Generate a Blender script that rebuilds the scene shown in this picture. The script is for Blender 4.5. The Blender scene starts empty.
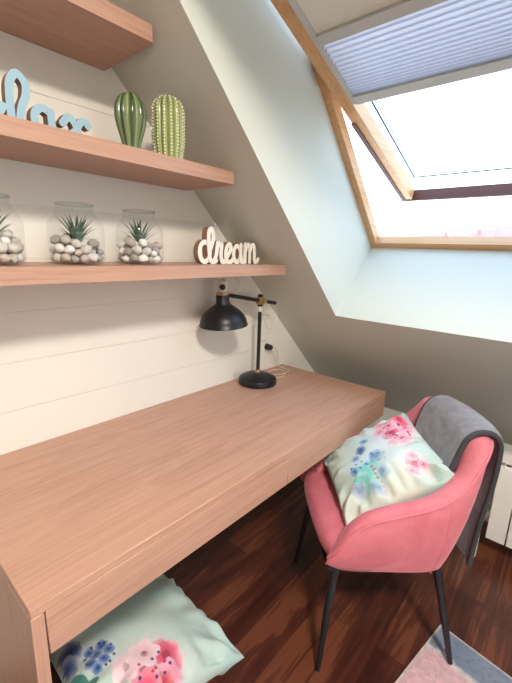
import bpy, bmesh, math, random
from mathutils import Vector, Matrix, noise
PI = math.pi
rnd = random.Random(7)
scn = bpy.context.scene
COL = scn.collection

# ------------------------------------------------------------------ helpers
def link(o, parent=None):
    COL.objects.link(o)
    if parent is not None:
        o.parent = parent
    return o

def tag(o, label=None, cat=None, group=None, kind=None):
    if label: o['label'] = label
    if cat: o['category'] = cat
    if group: o['group'] = group
    if kind: o['kind'] = kind
    return o

def empty(name, loc=(0, 0, 0), rotz=0.0):
    o = bpy.data.objects.new(name, None)
    o.empty_display_size = 0.05
    o.location = loc
    o.rotation_euler = (0, 0, rotz)
    return link(o)

def obj(name, bm, mats, parent=None, smooth=False, angle=None):
    me = bpy.data.meshes.new(name)
    bmesh.ops.recalc_face_normals(bm, faces=bm.faces)
    bm.to_mesh(me)
    bm.free()
    if not isinstance(mats, (list, tuple)): mats = [mats]
    for m in mats: me.materials.append(m)
    if smooth or angle:
        for p in me.polygons: p.use_smooth = True
    if angle:
        try: me.set_sharp_from_angle(angle=math.radians(angle))
        except Exception: pass
    o = bpy.data.objects.new(name, me)
    return link(o, parent)

def bm_box(bm, x0, x1, y0, y1, z0, z1, mat=0, M=None):
    c = [(x0,y0,z0),(x1,y0,z0),(x1,y1,z0),(x0,y1,z0),(x0,y0,z1),(x1,y0,z1),(x1,y1,z1),(x0,y1,z1)]
    v = [bm.verts.new(M @ Vector(p) if M else p) for p in c]
    for f in ((0,3,2,1),(4,5,6,7),(0,1,5,4),(1,2,6,5),(2,3,7,6),(3,0,4,7)):
        bm.faces.new([v[i] for i in f]).material_index = mat
    return v

def bevel(bm, w, seg=2, angle=30):
    es = [e for e in bm.edges if len(e.link_faces) == 2 and e.calc_face_angle(0) > math.radians(angle)]
    bmesh.ops.bevel(bm, geom=es, offset=w, segments=seg, profile=0.5, affect='EDGES', clamp_overlap=True)

def box(name, x0, x1, y0, y1, z0, z1, mat, parent=None, bev=0.0, seg=2, M=None):
    bm = bmesh.new()
    bm_box(bm, x0, x1, y0, y1, z0, z1, 0, M)
    bmesh.ops.recalc_face_normals(bm, faces=bm.faces)
    if bev: bevel(bm, bev, seg)
    return obj(name, bm, mat, parent, smooth=bool(bev), angle=40 if bev else None)

def bm_lathe(bm, prof, n=32, M=None, mat=0, cap=True):
    rings = []
    for r, z in prof:
        ring = []
        for i in range(n):
            a = 2*PI*i/n
            p = Vector((r*math.cos(a), r*math.sin(a), z))
            ring.append(bm.verts.new(M @ p if M else p))
        rings.append(ring)
    for a, b in zip(rings, rings[1:]):
        for i in range(n):
            j = (i+1) % n
            bm.faces.new((a[i], a[j], b[j], b[i])).material_index = mat
    if cap:
        bm.faces.new(rings[0][::-1]).material_index = mat
        bm.faces.new(rings[-1]).material_index = mat
    return rings

def lathe(name, prof, mat, parent=None, n=32, M=None, cap=True, angle=35):
    bm = bmesh.new()
    bm_lathe(bm, prof, n, M, 0, cap)
    return obj(name, bm, mat, parent, smooth=True, angle=angle)

def catmull(pts, per=8, closed=False):
    pts = [Vector(p) for p in pts]
    n = len(pts); out = []
    rng = range(n) if closed else range(n-1)
    for i in rng:
        if closed:
            p0, p1, p2, p3 = pts[(i-1) % n], pts[i], pts[(i+1) % n], pts[(i+2) % n]
        else:
            p1, p2 = pts[i], pts[i+1]
            p0 = pts[i-1] if i > 0 else p1*2-p2
            p3 = pts[i+2] if i+2 < n else p2*2-p1
        for k in range(per):
            t = k/per
            out.append(0.5*((2*p1)+(p2-p0)*t+(2*p0-5*p1+4*p2-p3)*t*t+(3*p1-p0-3*p2+p3)*t**3))
    if not closed: out.append(pts[-1].copy())
    return out

def bm_tube(bm, pts, rad, n=8, mat=0, closed=False, cap=True):
    pts = [Vector(p) for p in pts]
    m = len(pts)
    rads = rad if isinstance(rad, (list, tuple)) else [rad]*m
    up = None; rings = []
    for i, p in enumerate(pts):
        if closed: t = pts[(i+1) % m]-pts[(i-1) % m]
        else: t = pts[min(i+1, m-1)]-pts[max(i-1, 0)]
        t.normalize()
        if up is None:
            up = Vector((0, 0, 1)) if abs(t.z) < 0.9 else Vector((1, 0, 0))
        up = (up-t*up.dot(t)).normalized()
        s = t.cross(up)
        rings.append([bm.verts.new(p+(up*math.cos(2*PI*k/n)+s*math.sin(2*PI*k/n))*rads[i]) for k in range(n)])
    for i in range(m if closed else m-1):
        a, b = rings[i], rings[(i+1) % m]
        for k in range(n):
            j = (k+1) % n
            bm.faces.new((a[k], a[j], b[j], b[k])).material_index = mat
    if cap and not closed:
        bm.faces.new(rings[0][::-1]).material_index = mat
        bm.faces.new(rings[-1]).material_index = mat

def tube(name, pts, rad, mat, parent=None, n=8, closed=False):
    bm = bmesh.new()
    bm_tube(bm, pts, rad, n, 0, closed)
    return obj(name, bm, mat, parent, smooth=True, angle=50)

def cyl_between(name, a, b, r0, r1, mat, parent=None, n=20, bev=0.0):
    a = Vector(a); b = Vector(b); d = b-a
    M = Matrix.Translation(a) @ d.to_track_quat('Z', 'Y').to_matrix().to_4x4()
    L = d.length
    e = min(r0, r1)*0.25
    return lathe(name, [(r0-e, 0), (r0, e), (r1, L-e), (r1-e, L)], mat, parent, n, M)

def grid_faces(bm, rows, closed=False, mat=0):
    for a, b in zip(rows, rows[1:]):
        n = len(a)
        for i in range(n if closed else n-1):
            j = (i+1) % n
            bm.faces.new((a[i], a[j], b[j], b[i])).material_index = mat

def sstep(a, b, x):
    t = max(0.0, min(1.0, (x-a)/(b-a)))
    return t*t*(3-2*t)

# ------------------------------------------------------------------ materials
def srgb(r, g, b):
    f = lambda c: (c/255/12.92) if c/255 <= 0.04045 else ((c/255+0.055)/1.055)**2.4
    return (f(r), f(g), f(b), 1)

class NT:
    def __init__(s, name):
        s.m = bpy.data.materials.new(name); s.m.use_nodes = True
        s.t = s.m.node_tree; s.t.nodes.clear()
        s.out = s.n('ShaderNodeOutputMaterial')
    def n(s, typ, **kw):
        nd = s.t.nodes.new(typ)
        for k, v in kw.items():
            if k in nd.inputs.keys(): nd.inputs[k].default_value = v
            else: setattr(nd, k, v)
        return nd
    def l(s, a, b): s.t.links.new(a, b)
    def bsdf(s, rough=0.5, **kw):
        b = s.n('ShaderNodeBsdfPrincipled'); b.inputs['Roughness'].default_value = rough
        for k, v in kw.items(): b.inputs[k.replace('_', ' ')].default_value = v
        s.l(b.outputs[0], s.out.inputs[0]); s.b = b
        return b
    def coords(s, scale=(1, 1, 1), kind='Object', rot=(0, 0, 0)):
        tc = s.n('ShaderNodeTexCoord'); mp = s.n('ShaderNodeMapping')
        mp.inputs['Scale'].default_value = scale; mp.inputs['Rotation'].default_value = rot
        s.l(tc.outputs[kind], mp.inputs[0]); return mp.outputs[0]
    def noise(s, vec, scale=5, detail=4, rough=0.5, dist=0.0):
        nd = s.n('ShaderNodeTexNoise'); nd.inputs['Scale'].default_value = scale
        nd.inputs['Detail'].default_value = detail; nd.inputs['Roughness'].default_value = rough
        nd.inputs['Distortion'].default_value = dist
        s.l(vec, nd.inputs['Vector']); return nd.outputs['Fac']
    def ramp(s, fac, stops):
        r = s.n('ShaderNodeValToRGB'); e = r.color_ramp.elements
        while len(e) < len(stops): e.new(0.5)
        for el, (p, c) in zip(e, stops): el.position = p; el.color = c
        s.l(fac, r.inputs[0]); return r.outputs[0]
    def bump(s, h, strength=0.2, dist=0.01):
        b = s.n('ShaderNodeBump'); b.inputs['Strength'].default_value = strength
        b.inputs['Distance'].default_value = dist
        s.l(h, b.inputs['Height']); s.l(b.outputs[0], s.b.inputs['Normal'])

def plain(name, col, rough=0.5, var=0.06, scale=8, bump=0.0, bscale=200, bd=0.002, **kw):
    t = NT(name); t.bsdf(rough, **kw)
    v = t.coords()
    c0 = tuple(max(0, x*(1-var)) for x in col[:3])+(1,)
    c1 = tuple(min(1, x*(1+var)) for x in col[:3])+(1,)
    t.l(t.ramp(t.noise(v, scale, 3), [(0.3, c0), (0.7, c1)]), t.b.inputs['Base Color'])
    if bump: t.bump(t.noise(v, bscale, 2), bump, bd)
    return t.m

def wood(name, dark, mid, light, axis=1, rough=0.45, fine=1.0, bump=0.12):
    """straight-grained oak veneer, grain along the given axis"""
    t = NT(name); t.bsdf(rough)
    sc = [9, 9, 9]; sc[axis] = 0.55
    v = t.coords(tuple(sc))
    big = t.noise(v, 1.2, 5, 0.6, 1.2)
    sf = [150*fine]*3; sf[axis] = 4
    v2 = t.coords(tuple(sf))
    fi = t.noise(v2, 1.0, 3, 0.6, 0.2)
    c1 = t.ramp(big, [(0.3, mid), (0.5, light), (0.56, mid), (0.62, light), (0.75, mid)])
    c2 = t.ramp(fi, [(0.36, dark), (0.52, (1, 1, 1, 1))])
    mx = t.n('ShaderNodeMix', data_type='RGBA', blend_type='MULTIPLY'); mx.inputs['Factor'].default_value = 0.16
    t.l(c1, mx.inputs['A']); t.l(c2, mx.inputs['B'])
    t.l(mx.outputs['Result'], t.b.inputs['Base Color'])
    t.bump(fi, bump, 0.002)
    return t.m

OAK_D, OAK_M, OAK_L = srgb(156, 124, 108), srgb(184, 142, 120), srgb(194, 152, 130)
M_oak = wood('oak_along', OAK_D, OAK_M, OAK_L, 1)
M_oakx = wood('oak_across', OAK_D, OAK_M, OAK_L, 0)
M_oakz = wood('oak_upright', OAK_D, OAK_M, OAK_L, 2)
M_pine = wood('window_pine', srgb(176, 120, 74), srgb(212, 156, 102), srgb(222, 172, 120), 1, 0.35)
M_pinex = wood('window_pine_across', srgb(176, 120, 74), srgb(212, 156, 102), srgb(222, 172, 120), 0, 0.35)
M_board = plain('white_shiplap_paint', srgb(236, 232, 222), 0.5, 0.015, 3, 0.05, 60)
M_paint = plain('pale_olive_grey_wall_paint', srgb(210, 213, 201), 0.85, 0.02, 2, 0.12, 350, 0.001)
M_plaster = plain('white_wall_paint', srgb(232, 230, 222), 0.85, 0.02, 2)
M_ceil = plain('ceiling_white', srgb(238, 236, 230), 0.9, 0.01)
M_trimw = plain('white_satin_trim', srgb(235, 234, 228), 0.4, 0.01)
M_black = plain('matte_black_steel', (0.016, 0.017, 0.02, 1), 0.38, 0.1, 20, Metallic=0.3)
M_blackleg = plain('black_chair_leg', (0.012, 0.012, 0.014, 1), 0.42, 0.1, 20)
M_brass = plain('brushed_brass', srgb(196, 170, 120), 0.35, 0.08, 30, Metallic=0.9)
M_pale = plain('ivory_fitting', srgb(225, 218, 200), 0.4, 0.03)
M_cord = plain('pale_flex_cord', srgb(214, 206, 186), 0.5, 0.05, 60)
M_plastic = plain('white_socket_plastic', srgb(238, 236, 230), 0.3, 0.01)
M_blackpl = plain('black_plastic', (0.012, 0.012, 0.012, 1), 0.4, 0.1)
M_radiator = plain('radiator_enamel', srgb(240, 236, 228), 0.28, 0.01)
M_alu = plain('blind_rail_aluminium', srgb(198, 196, 190), 0.4, 0.03)
M_shadein = plain('lampshade_inner_white', srgb(230, 228, 220), 0.5, 0.02)

# floor laminate: planks along the wall, dark reddish brown
def floor_mat():
    t = NT('dark_laminate'); t.bsdf(0.32)
    v = t.coords((1, 1, 1), rot=(0, 0, PI/2))
    br = t.n('ShaderNodeTexBrick'); br.offset = 0.37
    br.inputs['Scale'].default_value = 1.0
    br.inputs['Brick Width'].default_value = 1.25; br.inputs['Row Height'].default_value = 0.125
    br.inputs['Mortar Size'].default_value = 0.0008; br.inputs['Bias'].default_value = 0.0
    br.inputs['Color1'].default_value = (0, 0, 0, 1); br.inputs['Color2'].default_value = (1, 1, 1, 1)
    br.inputs['Mortar'].default_value = (0.3, 0.3, 0.3, 1)
    t.l(v, br.inputs['Vector'])
    g = t.coords((26, 1.6, 1))
    gn = t.noise(g, 1.0, 6, 0.65, 1.5)
    bl = t.coords((7, 1.8, 1)); bn = t.noise(bl, 1.3, 3, 0.5, 0.8)
    add = t.n('ShaderNodeMath', operation='MULTIPLY_ADD'); add.inputs[1].default_value = 0.24
    t.l(br.outputs['Color'], add.inputs[0]); t.l(gn, add.inputs[2])
    add2 = t.n('ShaderNodeMath', operation='MULTIPLY_ADD'); add2.inputs[1].default_value = 0.55
    t.l(bn, add2.inputs[0]); t.l(add.outputs[0], add2.inputs[2])
    c = t.ramp(add2.outputs[0], [(0.45, srgb(46, 22, 18)), (0.75, srgb(64, 32, 26)), (0.96, srgb(88, 46, 35)), (1.0, srgb(112, 64, 45))])
    mx = t.n('ShaderNodeMix', data_type='RGBA'); t.l(br.outputs['Fac'], mx.inputs['Factor'])
    t.l(c, mx.inputs['A']); mx.inputs['B'].default_value = srgb(34, 14, 10)
    t.l(mx.outputs['Result'], t.b.inputs['Base Color'])
    t.bump(gn, 0.08, 0.002)
    return t.m
M_floor = floor_mat()

def velvet():
    t = NT('pink_velvet'); t.bsdf(0.75)
    v = t.coords()
    nn = t.noise(v, 7, 4, 0.6, 0.6)
    t.l(t.ramp(nn, [(0.3, srgb(204, 103, 117)), (0.7, srgb(221, 128, 139))]), t.b.inputs['Base Color'])
    t.b.inputs['Sheen Weight'].default_value = 0.55; t.b.inputs['Sheen Roughness'].default_value = 0.35
    t.b.inputs['Sheen Tint'].default_value = srgb(255, 200, 200)
    t.bump(t.noise(v, 9, 3, 0.5, 0.4), 0.25, 0.02)
    return t.m
M_velvet = velvet()

def fleece():
    t = NT('grey_fleece'); t.bsdf(0.95)
    v = t.coords()
    a = t.noise(v, 22, 5, 0.7)
    t.l(t.ramp(a, [(0.3, srgb(112, 109, 112)), (0.7, srgb(150, 146, 150))]), t.b.inputs['Base Color'])
    t.b.inputs['Sheen Weight'].default_value = 0.35
    t.bump(t.noise(v, 260, 4, 0.7), 0.5, 0.004)
    return t.m
M_fleece = fleece()
M_hem = plain('blanket_hem', srgb(64, 63, 66), 0.95, 0.1, 40)

def glassm(name, tint=(1, 1, 1, 1), edge=0.5, gl=1.0):
    t = NT(name)
    tr = t.n('ShaderNodeBsdfTransparent'); tr.inputs[0].default_value = tint
    gs = t.n('ShaderNodeBsdfGlossy'); gs.inputs['Roughness'].default_value = 0.03
    fr = t.n('ShaderNodeFresnel'); fr.inputs[0].default_value = 1.45
    mm = t.n('ShaderNodeMath', operation='MULTIPLY'); mm.inputs[1].default_value = gl
    ge = t.n('ShaderNodeNewGeometry'); sb = t.n('ShaderNodeMath', operation='SUBTRACT'); sb.inputs[0].default_value = 1.0
    t.l(ge.outputs['Backfacing'], sb.inputs[1]); m0 = t.n('ShaderNodeMath', operation='MULTIPLY')
    t.l(fr.outputs[0], m0.inputs[0]); t.l(sb.outputs[0], m0.inputs[1]); t.l(m0.outputs[0], mm.inputs[0])
    mx = t.n('ShaderNodeMixShader')
    t.l(mm.outputs[0], mx.inputs[0]); t.l(tr.outputs[0], mx.inputs[1]); t.l(gs.outputs[0], mx.inputs[2])
    t.l(mx.outputs[0], t.out.inputs[0])
    return t.m
M_pane = glassm('window_pane_glass', (0.97, 0.985, 0.99, 1), gl=0.6)
M_jar = glassm('clear_jar_glass', (0.965, 0.972, 0.968, 1), gl=0.6)

def pleat(name, dif, trl, f):
    t = NT(name)
    d = t.n('ShaderNodeBsdfDiffuse'); d.inputs[0].default_value = dif
    tl = t.n('ShaderNodeBsdfTranslucent')
    v = t.coords(); nz = t.noise(v, 300, 2)
    t.l(t.ramp(nz, [(0.3, tuple(x*.93 for x in trl[:3])+(1,)), (0.7, trl)]), tl.inputs[0])
    mx = t.n('ShaderNodeMixShader'); mx.inputs[0].default_value = f
    t.l(d.outputs[0], mx.inputs[1]); t.l(tl.outputs[0], mx.inputs[2]); t.l(mx.outputs[0], t.out.inputs[0])
    return t.m
M_pleat = pleat('pleated_blind_fabric', srgb(232, 232, 234), srgb(236, 232, 230), 0.25)
M_crease = pleat('pleated_blind_crease', srgb(214, 216, 224), srgb(206, 206, 218), 0.18)  # darker creases bring out pleat shading; doubled cloth also lets less through
M_blackout = plain('cream_blackout_cloth', srgb(232, 229, 216), 0.9, 0.01)

def vcol(name, rough=0.85, sheen=0.2, bump=0.12):
    t = NT(name); t.bsdf(rough)
    a = t.n('ShaderNodeAttribute'); a.attribute_name = 'print'
    v = t.coords(); nn = t.noise(v, 420, 2)
    mx = t.n('ShaderNodeMix', data_type='RGBA', blend_type='MULTIPLY'); mx.inputs['Factor'].default_value = 0.25
    t.l(a.outputs['Color'], mx.inputs['A'])
    t.l(t.ramp(nn, [(0.3, (0.8, 0.8, 0.8, 1)), (0.7, (1, 1, 1, 1))]), mx.inputs['B'])
    t.l(mx.outputs['Result'], t.b.inputs['Base Color'])
    t.b.inputs['Sheen Weight'].default_value = sheen
    t.bump(nn, bump, 0.001)
    return t.m
M_print = vcol('flower_print_cotton')

def rugm():
    t = NT('patchwork_rug_pile'); t.bsdf(0.95)
    v = t.coords()
    a = t.n('ShaderNodeAttribute'); a.attribute_name = 'print'
    f1 = t.noise(v, 60, 5, 0.75)
    mx = t.n('ShaderNodeMix', data_type='RGBA', blend_type='MULTIPLY'); mx.inputs['Factor'].default_value = 0.75
    t.l(a.outputs['Color'], mx.inputs['A'])
    t.l(t.ramp(f1, [(0.32, (0.55, 0.55, 0.58, 1)), (0.62, (1, 1, 1, 1))]), mx.inputs['B'])
    t.l(mx.outputs['Result'], t.b.inputs['Base Color'])
    t.bump(t.noise(v, 300, 3), 0.6, 0.006)
    return t.m
M_rug = rugm()

# ------------------------------------------------------------------ room geometry
ANG = 0.7712747
CA, SA, TA = math.cos(ANG), math.sin(ANG), math.tan(ANG)
def slope_y(z): return 2.0-(z-0.75)/TA
def slope_z(y): return 0.75-(y-2.0)*TA
NS = Vector((0, SA, CA))                 # outward normal of the slope
US = Vector((0, -CA, SA))                # up along the slope
ZC = 2.48                                # flat ceiling
YK = 2.30                                # knee wall
XR, YB = 3.05, -2.5
WX0, WX1 = 0.3784, 1.52                  # roof window opening
WC = Vector((0, slope_y(1.0857), 1.0857))# lower edge of the opening on the inner slope
WL = 1.40                                # length of the opening along the slope
DR = 0.43                                # depth of the reveal

# floor
bm = bmesh.new(); bm_box(bm, -0.10, XR+0.1, YB-0.1, YK+0.1, -0.08, 0)
tag(obj('floor', bm, M_floor), kind='structure')

# boarded left wall: one mesh, tongue and groove boards with open joints
def left_wall():
    bm = bmesh.new()
    G = 0.1465; z0 = 0.8755
    zs = []
    k = -6
    joints = [z0+G*i for i in range(-6, 12)]
    zl = [0.0]
    prof = [(0.0, 0.0)]
    for j in joints:
        if 0.02 < j < ZC-0.02:
            prof += [(0.0, j-0.0016), (-0.003, j-0.0012), (-0.003, j+0.0012), (0.0, j+0.0016)]
    prof.append((0.0, ZC))
    # split at knee height so the end line follows the slope
    zk = slope_z(YK)
    out = []
    for (x, z) in prof: out.append((x, z))
    out.append((0.0, zk)); out.sort(key=lambda p: p[1])
    rows = []
    for x, z in out:
        ye = min(YK, slope_y(z))
        rows.append([bm.verts.new((x, YB, z)), bm.verts.new((x, ye, z))])
    for a, b in zip(rows, rows[1:]): bm.faces.new((a[0], a[1], b[1], b[0]))
    back = [bm.verts.new((-0.1, v[1].co.y, v[1].co.z)) for v in rows]
    backb = [bm.verts.new((-0.1, YB, v[1].co.z)) for v in rows]
    for i in range(len(rows)-1):
        bm.faces.new((backb[i], backb[i+1], back[i+1], back[i]))
    bm.faces.new([rows[0][0], rows[0][1], back[0], backb[0]])
    bm.faces.new([rows[-1][0], rows[-1][1], back[-1], backb[-1]])
    for i in range(len(rows)-1):
        bm.faces.new((rows[i][1], rows[i+1][1], back[i+1], back[i]))
        bm.faces.new((rows[i][0], rows[i+1][0], backb[i+1], backb[i]))
    return obj('wall_left', bm, M_board)
tag(left_wall(), kind='structure')

# sloped wall with the deep reveal of the roof window (one mesh)
def sloped_wall():
    bm = bmesh.new()
    yt = slope_y(ZC)
    def S(x, s, d): # s along slope from the opening's lower edge, d outward
        return Vector((x, WC.y, WC.z))+US*s+NS*d
    sb = -(WC.z-slope_z(YK))/SA; st = (ZC-WC.z)/SA
    X0, X1 = 0.0, XR
    T = DR+0.04
    xs = [X0, WX0, WX1, X1]; ss = [sb, 0.0, WL, st]
    def layer(d):
        return [[bm.verts.new(S(x, s, d)) for x in xs] for s in ss]
    A = layer(0); B = layer(T)
    for L in (A, B):
        for i in range(3):
            for j in range(3):
                if i == 1 and j == 1: continue
                bm.faces.new((L[i][j], L[i][j+1], L[i+1][j+1], L[i+1][j]))
    ring = [(1, 1), (1, 2), (2, 2), (2, 1)]
    for a, b in zip(ring, ring[1:]+ring[:1]):
        bm.faces.new((A[a[0]][a[1]], A[b[0]][b[1]], B[b[0]][b[1]], B[a[0]][a[1]]))
    per = [(0, 0), (0, 1), (0, 2), (0, 3), (1, 3), (2, 3), (3, 3), (3, 2), (3, 1), (3, 0), (2, 0), (1, 0)]
    for a, b in zip(per, per[1:]+per[:1]):
        bm.faces.new((A[a[0]][a[1]], A[b[0]][b[1]], B[b[0]][b[1]], B[a[0]][a[1]]))
    return obj('wall_sloped', bm, M_paint)
tag(sloped_wall(), kind='structure')
bm = bmesh.new(); bm_box(bm, 0, XR, YK, YK+0.1, 0, slope_z(YK)+0.0)
tag(obj('wall_knee', bm, M_paint), kind='structure')
bm = bmesh.new(); bm_box(bm, -0.1, XR+0.1, YB-0.1, slope_y(ZC)+0.35, ZC, ZC+0.1)
tag(obj('ceiling', bm, M_ceil), kind='structure')
# side wall outside the frame on the right, with a window added for side fill light
GY0, GY1, GZ0, GZ1 = -0.05, 0.88, 0.62, 1.78
bm = bmesh.new()
bm_box(bm, XR, XR+.1, YB, GY0, 0, ZC); bm_box(bm, XR, XR+.1, GY1, YK, 0, ZC)
bm_box(bm, XR, XR+.1, GY0, GY1, 0, GZ0); bm_box(bm, XR, XR+.1, GY0, GY1, GZ1, ZC)
tag(obj('wall_right', bm, M_plaster), kind='structure')
bm = bmesh.new(); bm_box(bm, 0, XR, YB-0.1, YB, 0, ZC)
tag(obj('wall_back', bm, plain('taupe_wall_paint', srgb(110, 104, 98), 0.85, 0.02, 2)), kind='structure')
w2 = empty('fill_window', (0, 0, 0)); tag(w2, kind='structure')
bm = bmesh.new(); gm = (GY0+GY1)/2
for a in ((GY0, GY1, GZ0, GZ0+.06), (GY0, GY1, GZ1-.06, GZ1), (GY0, GY0+.06, GZ0+.06, GZ1-.06), (GY1-.06, GY1, GZ0+.06, GZ1-.06), (gm-.03, gm+.03, GZ0+.06, GZ1-.06)):
    bm_box(bm, XR+.02, XR+.08, a[0], a[1], a[2], a[3])
obj('fill_window_frame', bm, M_trimw, w2)
bm = bmesh.new(); bm_box(bm, XR+.047, XR+.053, GY0+.05, GY1-.05, GZ0+.05, GZ1-.05)
obj('pane', bm, M_pane, w2)
# baseboards
bm = bmesh.new(); bm_box(bm, 0.0, 0.014, YB, YK, 0, 0.07)
tag(obj('baseboard_left', bm, M_trimw), kind='structure')
bm = bmesh.new(); bm_box(bm, 0.014, XR, YK-0.014, YK, 0, 0.07)
tag(obj('baseboard_knee', bm, M_trimw), kind='structure')

# ------------------------------------------------------------------ roof window
w1 = empty('window_1', (0, 0, 0)); tag(w1, kind='structure')
def fbox(bm, x0, x1, s0, s1, d0, d1, mat=0):
    """box in slope coordinates"""
    M = Matrix(((1, 0, 0, 0), (0, US.y, NS.y, WC.y), (0, US.z, NS.z, WC.z), (0, 0, 0, 1)))
    bm_box(bm, x0, x1, s0, s1, d0, d1, mat, M)
FW = 0.030; D0, D1 = DR, DR+0.045
bm = bmesh.new(); fbox(bm, WX0, WX1, 0, FW, D0, D1); bevel(bm, .002, 1); obj('frame_bottom', bm, M_pinex, w1)
bm = bmesh.new(); fbox(bm, WX0, WX1, WL-FW, WL, D0, D1); bevel(bm, .002, 1); obj('frame_top', bm, M_pinex, w1)
bm = bmesh.new(); fbox(bm, WX0, WX0+FW, FW, WL-FW, D0, D1); bevel(bm, .002, 1); obj('frame_side', bm, M_pine, w1)
bm = bmesh.new(); fbox(bm, WX1-FW, WX1, FW, WL-FW, D0, D1); bevel(bm, .002, 1); obj('frame_side', bm, M_pine, w1)
# tilted sash
M_sashdark = plain('dark_brown_sash', srgb(92, 44, 30), 0.5, 0.08, 10)  # dark brown tone of the bottom rail and lower outer sash edges
TS = math.radians(19.5)
PV = Vector((0, 1.525, 1.867)); EV = Vector((0, math.cos(TS), -math.sin(TS))); NV = Vector((0, math.sin(TS), math.cos(TS)))
MS = Matrix(((1, 0, 0, 0), (0, EV.y, NV.y, PV.y), (0, EV.z, NV.z, PV.z), (0, 0, 0, 1)))
U0, U1, V0, V1 = 0.4215, 1.4765, -0.68, 0.695
def sbox(bm, u0, u1, v0, v1, n0, n1, mat=0): bm_box(bm, u0, u1, v0, v1, n0, n1, mat, MS)
for a in ((U0, U0+.046), (U1-.046, U1)):
    bm = bmesh.new(); sbox(bm, a[0], a[1], V0, V1, 0.0, 0.055); bevel(bm, .003, 2)
    obj('sash_stile', bm, M_pine, w1)
bm = bmesh.new(); sbox(bm, U0+.014, U1-.014, V1-.006, V1+.003, -0.004, 0.050); bevel(bm, .003, 2); obj('sash_rail', bm, M_sashdark, w1)
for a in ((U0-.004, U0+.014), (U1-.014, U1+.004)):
    bm = bmesh.new(); sbox(bm, a[0], a[1], 0.06, V1, -.004, .050); obj('sash_edge_strip', bm, M_sashdark, w1)
bm = bmesh.new(); sbox(bm, U0+.046, U1-.046, V0, V0+.08, 0, 0.055); bevel(bm, .003, 2); obj('sash_rail', bm, M_pinex, w1)
bm = bmesh.new(); sbox(bm, U0+.04, U1-.04, V0+.07, V1-.025, 0.030, 0.036); obj('pane', bm, M_pane, w1)
# dark edge seal of the double glazing
bm = bmesh.new()
u0, u1, v0, v1 = U0+.092, U1-.092, V0+.14, 0.535
for a in ((u0, u0+.006, v0, v1), (u1-.006, u1, v0, v1), (u0, u1, v1-.006, v1), (u0, u1, v0, v0+.006)):
    sbox(bm, a[0], a[1], a[2], a[3], 0.0265, 0.0295)
for a in ((u0+.016, u0+.018, v0+.02, v1-.02), (u0+.02, u0+.26, v1-.020, v1-.017)):
    sbox(bm, a[0], a[1], a[2], a[3], 0.0265, 0.0295)
obj('glazing_seal', bm, M_blackpl, w1)

# pleated blind clipped in the sash
bl = empty('pleated_blind', PV+Vector((0.949, 0, 0)))
tag(bl, 'pale blue pleated blind with grey rails and cream upper cloth across the tilted roof window', 'window blind')
MB = Matrix.Translation(-(PV+Vector((0.949, 0, 0)))) @ MS
def bbox(bm, u0, u1, v0, v1, n0, n1, mat=0): bm_box(bm, u0, u1, v0, v1, n0, n1, mat, MB)
BU0, BU1 = U0+.068, U1-.068
for a in ((BU0-.020, BU0), (BU1, BU1+.020)):
    bm = bmesh.new(); bbox(bm, a[0], a[1], V0+.082, -.040, -.004, .022); bevel(bm, .002, 1); obj('side_rail', bm, M_alu, bl)
bm = bmesh.new(); bbox(bm, BU0, BU1, -.082, -.044, -.012, .012); bevel(bm, .005, 2); obj('bottom_rail', bm, M_alu, bl)
bm = bmesh.new(); bbox(bm, BU0, BU1, -.342, -.308, -.012, .012); bevel(bm, .005, 2); obj('middle_rail', bm, M_alu, bl)
bm = bmesh.new()
NP = 15
rows = []
vv = [-.310]
for i in range(NP): vv.append(vv[-1]+(1.35-0.7*i/(NP-1)))
sc = 0.230/(vv[-1]+.310)
vv = [-.310+(x+.310)*sc for x in vv]
for i in range(NP):
    a, b = vv[i], vv[i+1]
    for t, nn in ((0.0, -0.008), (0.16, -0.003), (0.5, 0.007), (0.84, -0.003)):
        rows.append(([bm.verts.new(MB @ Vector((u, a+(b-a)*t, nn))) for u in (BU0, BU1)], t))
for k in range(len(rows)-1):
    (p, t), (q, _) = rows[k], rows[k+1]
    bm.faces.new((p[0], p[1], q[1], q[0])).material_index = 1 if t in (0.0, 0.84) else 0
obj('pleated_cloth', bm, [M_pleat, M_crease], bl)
bm = bmesh.new(); bbox(bm, BU0, BU1, V0+.082, -.340, -.001, .004); obj('upper_cloth', bm, M_blackout, bl)

# ------------------------------------------------------------------ desk
W, H, YN, YD, TD = 0.60, 0.75, 0.2835, 1.780, 0.118
desk = empty('desk', (0.3, 1.03, 0)); tag(desk, 'long brown oak desk with two drawers fixed along the white boarded wall', 'desk')
DO = Vector((0.3, 1.03, 0))
def dbox(name, x0, x1, y0, y1, z0, z1, mat, bev=0.0015, parent=desk):
    return box(name, x0-DO.x, x1-DO.x, y0-DO.y, y1-DO.y, z0, z1, mat, parent, bev, 1)
dbox('desktop', 0.001, W, YN, YD, H-0.020, H, M_oak)
dbox('side_panel', 0.015, W, YN, YN+0.022, 0.0, H-0.0205, M_oakz)
dbox('side_panel', 0.001, W-0.021, YD-0.022, YD, H-TD, H-0.0205, M_oakx)
dbox('underside_panel', 0.001, W-0.021, YN+0.023, YD-0.023, H-TD, H-TD+0.012, M_oak)
dbox('back_rail', 0.001, 0.020, YN+0.023, YD-0.023, H-TD+0.013, H-0.0205, M_oak)
ymid = 1.030
for a in ((YN+0.0245, ymid-0.001), (ymid+0.001, YD)):
    dbox('drawer', W-0.0205, W-0.0005, a[0], a[1], H-TD, H-0.0215, M_oak)
dbox('leg_rail', 0.016, 0.036, YD-0.06, YD-0.023, 0.0, H-TD-0.0005, M_oakz)

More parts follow.
